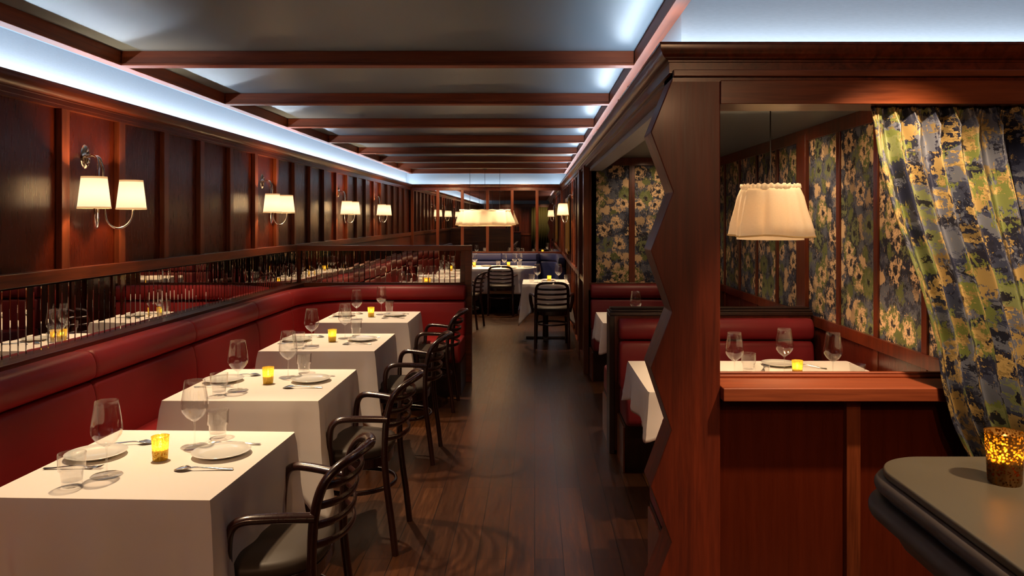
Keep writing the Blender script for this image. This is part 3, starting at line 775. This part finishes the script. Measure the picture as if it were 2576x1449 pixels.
# booth table 1
nb = 'booth table behind the half wall'
for x, y, lb in ((1.045,3.95,'leftmost wine glass on the '+nb), (1.352,4.09,'middle wine glass on the '+nb), (1.556,3.94,'rightmost wine glass on the '+nb)): place(wine, (x,y,TOP), 0, lb, 'wine glasses on the booth table')
place(tumb, (1.172,4.14,TOP), 0, 'tall fluted tumbler on the '+nb, 'glasses on the booth table')
place(low, (1.222,4.06,TOP), 0, 'low ribbed glass beside the tall tumbler on the '+nb, 'glasses on the booth table')
place(low, (1.74,4.07,TOP), 0, 'low ribbed glass at the right end of the '+nb, 'glasses on the booth table')
place(vot, (1.405,4.04,TOP), 0, 'lit gold votive candle on the '+nb, 'votive candles')
place(plate, (1.40,4.33,TOP), 0, 'white side plate on the '+nb, 'side plates')
place(spoon, (1.56,4.28,TOP), R(-40), 'silver spoon on the '+nb, 'spoons'); place(fork, (1.28,4.22,TOP), R(70), 'silver fork on the '+nb, 'forks')
place(wine, (.83,6.2,TOP), 0, 'single wine glass standing in the farther booth', 'wine glasses')
# small far table
nf = 'small far right table'
for x, y, lb in ((.035,9.98,'left wine glass on the '+nf), (.315,9.98,'right wine glass on the '+nf)): place(wine, (x,y,TOP), 0, lb, 'wine glasses')
for x, y, lb in ((-.04,10.05,'left tumbler on the '+nf), (.43,9.98,'right tumbler on the '+nf)): place(tumb, (x,y,TOP), 0, lb, 'water tumblers')
place(vot, (.195,10.1,TOP), 0, 'lit gold votive candle on the '+nf, 'votive candles')
place(plate, (.18,9.93,TOP), 0, 'white side plate nearer the camera on the '+nf, 'side plates'); place(plate, (.19,10.30,TOP), 0, 'white side plate behind the candle on the '+nf, 'side plates')
# far oval table
no = 'far oval table'
for x, y, lb in ((-.52,12.95,'left wine glass of the trio on the '+no), (-.345,13.05,'middle wine glass of the trio on the '+no), (-.255,13.25,'right wine glass of the trio on the '+no), (-1.03,13.0,'wine glass just above the divider post on the '+no)): place(wine, (x,y,TOP), 0, lb, 'wine glasses')
for x, y, lb in ((-.64,13.3,'left tumbler on the '+no), (-.265,13.1,'right tumbler on the '+no)): place(tumb, (x,y,TOP), 0, lb, 'water tumblers')
for x, y, lb in ((-1.06,13.25,'lit gold votive at the left of the '+no), (-.46,13.3,'lit gold votive at the middle of the '+no)): place(vot, (x,y,TOP), 0, lb, 'votive candles')
for x, y, lb in ((-.86,13.4,'left white plate on the '+no), (-.40,12.86,'middle white plate on the '+no), (-.12,13.15,'right white plate on the '+no)): place(plate, (x,y,TOP), 0, lb, 'side plates')
# table behind the divider
nd = 'table behind the mirrored divider'
for x, y, lb in ((-1.5,11.05,'left wine glass on the '+nd), (-1.33,11.35,'right wine glass on the '+nd)): place(wine, (x,y,TOP), 0, lb, 'wine glasses')
for x, y, lb in ((-1.55,10.95,'left tumbler on the '+nd), (-1.2,11.4,'right tumbler on the '+nd)): place(tumb, (x,y,TOP), 0, lb, 'water tumblers')
place(vot, (-1.41,11.2,TOP), 0, 'lit gold votive candle on the '+nd, 'votive candles')

# pillow on the banquette (reflected in the divider mirror)
pv = MB(); N = 12
for s in (1, -1):
    for i in range(N+1):
        for j in range(N+1):
            u, w2 = i/N*2-1, j/N*2-1; pv.v.append((u*.2*(1-.06*w2*w2), s*.07*((1-u*u)*(1-w2*w2))**.45, w2*.2*(1-.06*u*u)))
for s in (0, 1):
    for i in range(N):
        for j in range(N):
            b0 = s*(N+1)**2+i*(N+1)+j; pv.f.append((b0, b0+N+1, b0+N+2, b0+1))
o = pv.build('throw_pillow', M['pillow'], ang=80); o.location = (-2.02,2.05,.685); o.rotation_euler = (R(-18),0,R(90))
tag(o, 'red patterned pillow on the banquette, seen in the divider mirror', 'pillow')

# ------------------------------------------------------------------ lamps
def light(kind, name, loc, energy, color, parent=None, **kw):
    l = bpy.data.lights.new(name, kind); l.energy = energy; l.color = color
    for k2, v in kw.items(): setattr(l, k2, v)
    o = bpy.data.objects.new(name, l); col.objects.link(o); o.location = loc
    if parent: o.parent = parent
    return o
WARM = (1,.58,.26)
def make_sconce():
    """origin on the wall, local +x out of the wall, y along the wall"""
    t = thing('wall_sconce', (0,0,0), 0, '', 'wall lamp')
    prof = [(0,.014),(.018,.013),(.030,.009),(.036,.004),(.038,0)]
    m = MB(); S = 32
    for r, h in prof:
        for i in range(S):
            a = 2*pi*i/S; m.v.append((h, r*1.12*cos(a), r*1.72*sin(a)))
    for k2 in range(len(prof)-1):
        for i in range(S): m.f.append((k2*S+i, k2*S+(i+1) % S, (k2+1)*S+(i+1) % S, (k2+1)*S+i))
    m.build('back_plate', M['chrome'], t, ang=40)
    for s in (-1, 1):
        sc2 = MB(); sc2.tube([(.006,0,s*.032),(.015,0,s*.032)], .0045, seg=10, sub=1); sc2.build('screw', M['chrome'], t)
        pts = [(.010,s*.006,.0),(.040,s*.009,.008),(.068,s*.012,-.005),(.080,s*.016,-.045),(.082,s*.022,-.10),(.083,s*.028,-.20),(.085,s*.033,-.30),(.092,s*.048,-.350),(.108,s*.085,-.378),(.128,s*.130,-.375),(.146,s*.165,-.345),(.155,s*.18,-.30),(.155,s*.182,-.25)]
        MB().tube(pts, .0062, seg=10, sub=6).build('arm', M['chrome'], t, ang=80)
        sh = MB().lathe([(.058,.158),(.0755,0)], 40, (.150,s*.176,-.275)).build('lamp_shade', M['shade'], t, ang=80, solid=.0015)
        MB().lathe([(.0590,.150),(.0603,.150),(.0592,.160),(.0578,.160),(.0590,.150)], 40, (.150,s*.176,-.275)).lathe([(.0748,.007),(.0764,.007),(.0774,-.002),(.0756,-.002),(.0748,.007)], 40, (.150,s*.176,-.275)).build('shade_trim', M['shade_trim'], sh, ang=50)
        MB().lathe([(0,0),(.008,.0),(.008,.03),(.010,.04),(.014,.055),(.010,.075),(0,.088)], 14, (.155,s*.182,-.26)).build('bulb', M['bulb'], t)
        light('POINT', 'sconce_light', (.155,s*.182,-.19), 9, (1,.63,.33), t, shadow_soft_size=.02)
    return t
scn = make_sconce()
for y, lb in ((4.0,'nearest the camera on the left wall'), (6.60,'second along the left wall'), (9.15,'third along the left wall'), (11.2,'farthest along the left wall')):
    place(scn, (XL-.02, y, 1.93), 0, 'two-shade nickel wall sconce, '+lb, 'wall sconces')
place(scn, (XR, 10.5, 1.93), pi, 'two-shade nickel wall sconce on the far right wall')

def skirt_lamp(name, L, r0, r1, h, label, loc, ceil, cords, nw=14, seed=1):
    t = thing(name, (loc[0], loc[1], loc[2]), 0, label, 'pendant lamp'); rn = random.Random(seed); p1, p2 = rn.uniform(0,6), rn.uniform(0,6)
    def ring(rad, amp, z, N=200):
        out = []
        for i in range(N):
            a = 2*pi*i/N; c, s = cos(a), sin(a)
            w2 = 1+amp*1.7*(.8*sin(a*nw+p1+.8*sin(a*3))+.7*sin(a*round(nw*.6)+p2)+.35*sin(a*round(nw*2.3))+.5*sin(a*3+p2))
            sx = (L if c > 0 else -L)*min(1, abs(c)*2.2) if L else 0
            out.append((sx+rad*w2*c, rad*w2*s, z+(.35*amp*rad*sin(a*nw*.5+p2) if amp > .02 else 0)))
        return out
    def skin(rings):
        m = MB(); N = len(rings[0])
        for r in rings: m.v += r
        for k2 in range(len(rings)-1):
            for i in range(N): m.f.append((k2*N+i, k2*N+(i+1) % N, (k2+1)*N+(i+1) % N, (k2+1)*N+i))
        return m
    R0 = [ring(r0, .02, h*.93), ring(r0*1.03, .03, h*.90), ring(r0*1.12, .035, h*.78), ring(r0+(r1-r0)*.55, .04, h*.55), ring(r0+(r1-r0)*.82, .058, h*.28), ring(r1*.985, .07, h*.06)]
    s = skin(R0).build('lamp_shade', M['skirt'], t, ang=80, solid=.001)
    rf = []
    for z, rr2, am in ((h*.90,r0*1.0,.02),(h*.95,r0*1.05,.05),(h,r0*1.03,.05)): 
        N = 200; rr_ = ring(rr2, 0, z, N); rf.append([(x*(1+am*.6*sin(i*1.25)), y*(1+am*.6*sin(i*1.25)), z2+.004*sin(i*.9)*(am > .03)) for i, (x,y,z2) in enumerate(rr_)])
    skin(rf).build('ruffle', M['skirt'], s, ang=80, solid=.001)
    skin([ring(r1*.989, .07, h*.085), ring(r1*.991, .07, h*.055)]).build('hem', M['skirt_edge'], s, ang=80, solid=.001)
    skin([ring(r0*.98, .01, h*.85), ring(r0+(r1-r0)*.35, .015, h*.4), ring(r0+(r1-r0)*.42, .02, 0)]).build('liner', M['skirt'], t, ang=80, solid=.001)
    fr = MB(); N = 60; rr_ = ring(r0*.97, 0, h*.9, N); fr.tube(rr_, .003, seg=6, sub=1, closed=True)
    xs2 = cords
    for cx in xs2: fr.tube([(cx,-r0*.97,h*.9),(cx,r0*.97,h*.9)], .003, seg=6, sub=1)
    fr.build('wire_frame', M['chrome'], t)
    for cx in xs2:
        MB().tube([(cx,0,h*.9),(cx,0,ceil-loc[2])], .0035 if len(xs2) == 1 else .003, seg=6, sub=1).build('cord', M['cord'], t)
        MB().lathe([(0,h*.78),(.018,h*.78),(.018,h*.92),(0,h*.92)], 12, (cx,0,0)).build('socket', M['chrome'], t)
        MB().lathe([(0,h*.42),(.02,h*.48),(.028,h*.56),(.02,h*.68),(.012,h*.77),(0,h*.78)], 14, (cx,0,0)).build('bulb', M['bulb'], t)
        light('POINT', 'pendant_light', (cx,0,h*.35), 8.0 if len(xs2) == 1 else 9, (1,.62,.32), t, shadow_soft_size=.03)
    MB().lathe([(0,ceil-loc[2]-.012),(.035,ceil-loc[2]-.01),(.04,ceil-loc[2])], 20, (0,0,0)).build('ceiling_rose', M['cord'], t)
    return t
skirt_lamp('pendant_lamp', 0, .147, .205, .295, 'round gathered cream linen pendant lamp hanging in the nearest booth', (1.267,4.06,1.49), 2.236, [0], 7)
skirt_lamp('pendant_lamp', .30, .13, .20, .29, 'long gathered cream linen pendant on three cords above the far oval table', (-.87,13.2,1.475), CEIL, [-.26,0,.26], 16, 4)

# gilt framed picture on the far right wall
pf = thing('framed_mirror', (XR-.03, 11.5, 1.5), 0, 'gilt framed mirror on the far right wall beyond the sconce', 'mirror')
m = MB()
for (a0,a1,b0,b1) in ((-.4,.4,.36,.42),(-.4,.4,-.42,-.36),(-.4,-.34,-.42,.42),(.34,.4,-.42,.42)): m.box(-.03,.01,a0,a1,b0,b1)
m.build('frame', M['bronze'], pf, bevel=.012)
MB().box(0,.008,-.35,.35,-.37,.37).build('glass', M['mirror'], pf, smooth=False)

# ------------------------------------------------------------------ curtain
L = [(2.06,1.290,2.905),(2.0,1.294,2.90),(1.83,1.30,2.87),(1.6,1.35,2.84),(1.38,1.412,2.80),(1.15,1.463,2.765),(1.0,1.475,2.745),(.86,1.51,2.735),(.74,1.567,2.73),(.4,1.67,2.735),(.03,1.74,2.74)]
def edge(z):
    for a, b in zip(L[:-1], L[1:]):
        if a[0] >= z >= b[0]:
            t = (a[0]-z)/(a[0]-b[0]); return a[1]+(b[1]-a[1])*t, a[2]+(b[2]-a[2])*t
    return L[-1][1], L[-1][2]
cm = MB(); NU, NV = 420, 60; cm.uv = []
for j in range(NV+1):
    v = j/NV; z = 2.06-2.03*v; x0, y0 = edge(z); x1 = 2.42
    hd = max(0, 1-(2.06-z)/.11)        # heading tape zone
    for i in range(NU+1):
        u = i/NU; ph = u*2*pi*15+.9*sin(u*9)+.25*sin(v*3+u*20)
        fl2 = min(1, u*7+.25)
        amp = (.042*(1-hd)+.014*hd)*fl2*(.85+.25*sin(u*31))
        wv = sin(ph)+.28*sin(2*ph+1)+.12*sin(3*ph+v*4)
        pinch = hd*.9; pk = math.exp(-((z-1.955)/.035)**2)
        xx = x0+(x1-x0)*u+.010*cos(ph)*(1-hd)*fl2 + .011*sin(2*ph)*pk*fl2
        yy = y0-amp*wv*(1-.3*pinch)-.010*sin(v*6+u*14)*(1-hd)
        if hd > 0: yy += hd*.008*sin(ph*5)
        cm.v.append((xx-1.85, yy-2.8, z)); cm.uv.append((u*2.1, z))
for j in range(NV):
    for i in range(NU): cm.f.append((j*(NU+1)+i, j*(NU+1)+i+1, (j+1)*(NU+1)+i+1, (j+1)*(NU+1)+i))
cu = cm.build('curtain', M['curtain'], ang=80, solid=.0025); cu.location = (1.85,2.8,0)
tag(cu, 'navy and gold floral curtain swept to the right of the booth opening', 'curtain')
rod = MB().tube([(.72,2.93,2.075),(2.6,2.93,2.075)], .012, seg=12, sub=1).build('curtain_rod', M['darkwood'])
tag(rod, 'dark rod tucked under the header carrying the floral curtain', 'curtain rod')

# ------------------------------------------------------------------ bar
bar = thing('bar_counter', (1.6, 0, 0), 0, 'grey-green bar counter with rounded corner and moulded edge at lower right', 'bar')
rc = .11
corner = arc(.666+rc, 1.53-rc, rc, 180, 90, 16)
outer = [(.666,-3.0)]+corner+[(2.3,1.53)]
MB().prism([(x-1.6,y) for x,y in outer]+[(2.3-1.6,-3.0)], 1.105, 1.12, 'xy').build('bar_top', M['bar_top'], bar, bevel=.004, ang=30)
pr = [(.10,1.105),(.002,1.105)]
for i in range(9): a = -pi/2*0+pi/2-pi*i/8; pr.append((-.002-.014*cos(a)*1.0, 1.091+.014*sin(a)))
pr += [(.006,1.076),(.008,1.070),(.004,1.066)]
for i in range(9): a = pi/2-pi*i/8*.9; pr.append((.0-.027*cos(a), 1.046+.022*sin(a)))
pr += [(.0,1.018),(.022,1.004),(.028,.985),(.034,.975),(.10,.975)]
# d is to the right of travel: travelling +Y along the left edge, right = +x = inwards
MB().sweep(pr, [(x-1.6,y) for x,y in outer], cap=True).build('edge_moulding', M['bar_edge'], bar, ang=50)
MB().prism([(.90-1.6,-3.0),(.90-1.6,1.22),(1.0-1.6,1.30),(.7,1.30),(.7,-3.0)], 0, 1.105, 'xy').build('bar_body', M['darkwood'], bar, bevel=.01)
votd = make_votive(M['votive_dark'], 1.12, .22)
votd.location = (.7955+.06, 1.375, 1.12); votd.rotation_euler = (0,0,.3)
tag(votd, 'large speckled amber votive candle burning on the bar counter', 'candle holder')

# ------------------------------------------------------------------ lights
def spot(name, loc, tgt, energy, ang, blend=.5, color=(1,.70,.42), size=.03):
    o = light('SPOT', name, loc, energy, color, None, spot_size=R(ang), spot_blend=blend, shadow_soft_size=size)
    o.rotation_euler = (Vector(tgt)-Vector(loc)).to_track_quat('-Z', 'Y').to_euler(); return o
COOL = (.74,.87,1.0)
def strip(name, p, q, energy, tilt=None):
    p, q = Vector(p), Vector(q); Ln = (q-p).length
    o = light('AREA', name, (p+q)/2, energy*Ln, COOL, None, shape='RECTANGLE', size=Ln, size_y=.02)
    d = (q-p).normalized(); zax = Vector(tilt if tilt else (0,0,-1)).normalized()  # light shines along -z local
    x = d; z = -zax; y = z.cross(x)
    from mathutils import Matrix
    o.matrix_world = Matrix(((x.x,y.x,z.x,o.location.x),(x.y,y.y,z.y,o.location.y),(x.z,y.z,z.z,o.location.z),(0,0,0,1)))
    return o
zc = 2.240
strip('cove_led', (-2.385,YB,zc), (-2.385,YE,zc), 2.1, (.05,0,1))
strip('cove_led', (-2.4,YE+.04,zc), (.5,YE+.04,zc), 1.5, (0,.1,1))
strip('cove_led', (-2.4,YB+.015,zc), (2.5,YB+.015,zc), 1.6, (0,-.1,1))
spot('back_wall_fill', (.4,YB+.9,2.39), (.4,YB,1.0), 30, 100, .9)  # fill spots added so the back wall is not black in the mirrors
spot('back_wall_fill', (-1.2,YB+.9,2.39), (-1.2,YB,1.0), 26, 100, .9)
strip('cove_led', (.515,2.83,zc), (.515,YE,zc), 1.15, (-.3,0,1))
strip('cove_led', (.50,2.893,zc), (2.6,2.893,zc), 1.15, (0,0,1))

for i, (x, y, hx, hy, rz) in T.items():
    spot('downlight', (x-.18, y+.30, 2.38), (x+.12, y, .76), 70, 72, .8)
spot('downlight', (.1,9.9,2.39), (.2,10.1,.76), 70, 66, .8)
for dx in (-.45,.45): spot('downlight', (-.87+dx,12.8,2.39), (-.87+dx,13.2,.76), 70, 70, .8)
for dx in (-1.6,-.2): spot('end_wall_downlight', (dx,13.45,2.39), (dx,14.3,1.5), 26, 100, .9, (1,.62,.32))
spot('downlight', (-1.4,11.2,2.39), (-1.4,11.2,.76), 60, 66, .8)
spot('downlight', (1.1,4.4,2.22), (1.2,4.05,.76), 28, 75, .8)
spot('downlight', (1.0,6.6,2.22), (1.1,6.4,.76), 28, 75, .8)
spot('downlight', (1.25,2.30,2.45), (1.45,2.87,.97), 85, 75, .6)
spot('booth_wall_fill', (1.2,4.9,2.22), (1.9,5.3,1.4), 16, 100, .8)  # wash spots added to brighten the booth wallpaper
spot('booth_wall_fill', (1.3,3.6,2.22), (1.9,4.2,1.4), 14, 100, .8)
spot('booth_wall_fill', (1.2,7.2,2.22), (1.2,7.9,1.3), 9, 100, .8)
for yy in (3.3,5.9,8.6,11.2): spot('aisle_fill', (-.25,yy,2.39), (-.2,yy+.2,0), 11, 80, .9, (1,.60,.30))  # added fill for the ambient light along the aisle
spot('downlight', (1.3,.75,2.42), (1.1,1.2,1.1), 42, 80, .8, (1,.72,.45))
# fill spots added around the camera to raise the ambient level
for x, y, tx, ty, tz, en in ((.2,-2.4,.2,-.3,0,16), (-.9,-.6,-1.3,1.5,0,24), (.5,-.4,1.1,1.6,0,8), (.9,.3,1.9,2.85,1.5,24), (-.5,-2.5,-2.3,-.4,.8,26)):
    spot('bar_room_fill', (x,y,2.39), (tx,ty,tz), en, 92, .9, (1,.54,.28), .025)

wd = bpy.data.worlds.new('World'); sc.world = wd; wd.use_nodes = True
wd.node_tree.nodes['Background'].inputs[0].default_value = (.02,.014,.01,1); wd.node_tree.nodes['Background'].inputs[1].default_value = .5

# ------------------------------------------------------------------ camera
cd = bpy.data.cameras.new('Camera'); cam = bpy.data.objects.new('Camera', cd); col.objects.link(cam)
cam.location = (0,0,1.6); cam.rotation_euler = (R(90),0,0)
cd.sensor_width = 36; cd.lens = 1900/2576*36; cd.shift_x = -(1345-1288)/2576; cd.shift_y = -(724.5-551)/2576
cd.clip_start = .05; sc.camera = cam
sc.view_settings.view_transform = 'Standard'; sc.view_settings.look = 'None'; sc.view_settings.gamma = 1; sc.view_settings.exposure = 1.12
sc.view_settings.use_curve_mapping = False
sc.cycles.max_bounces = 10; sc.cycles.transparent_max_bounces = 32; sc.cycles.glossy_bounces = 6; sc.cycles.diffuse_bounces = 4
sc.cycles.caustics_reflective = False; sc.cycles.caustics_refractive = False; sc.cycles.sample_clamp_indirect = 4
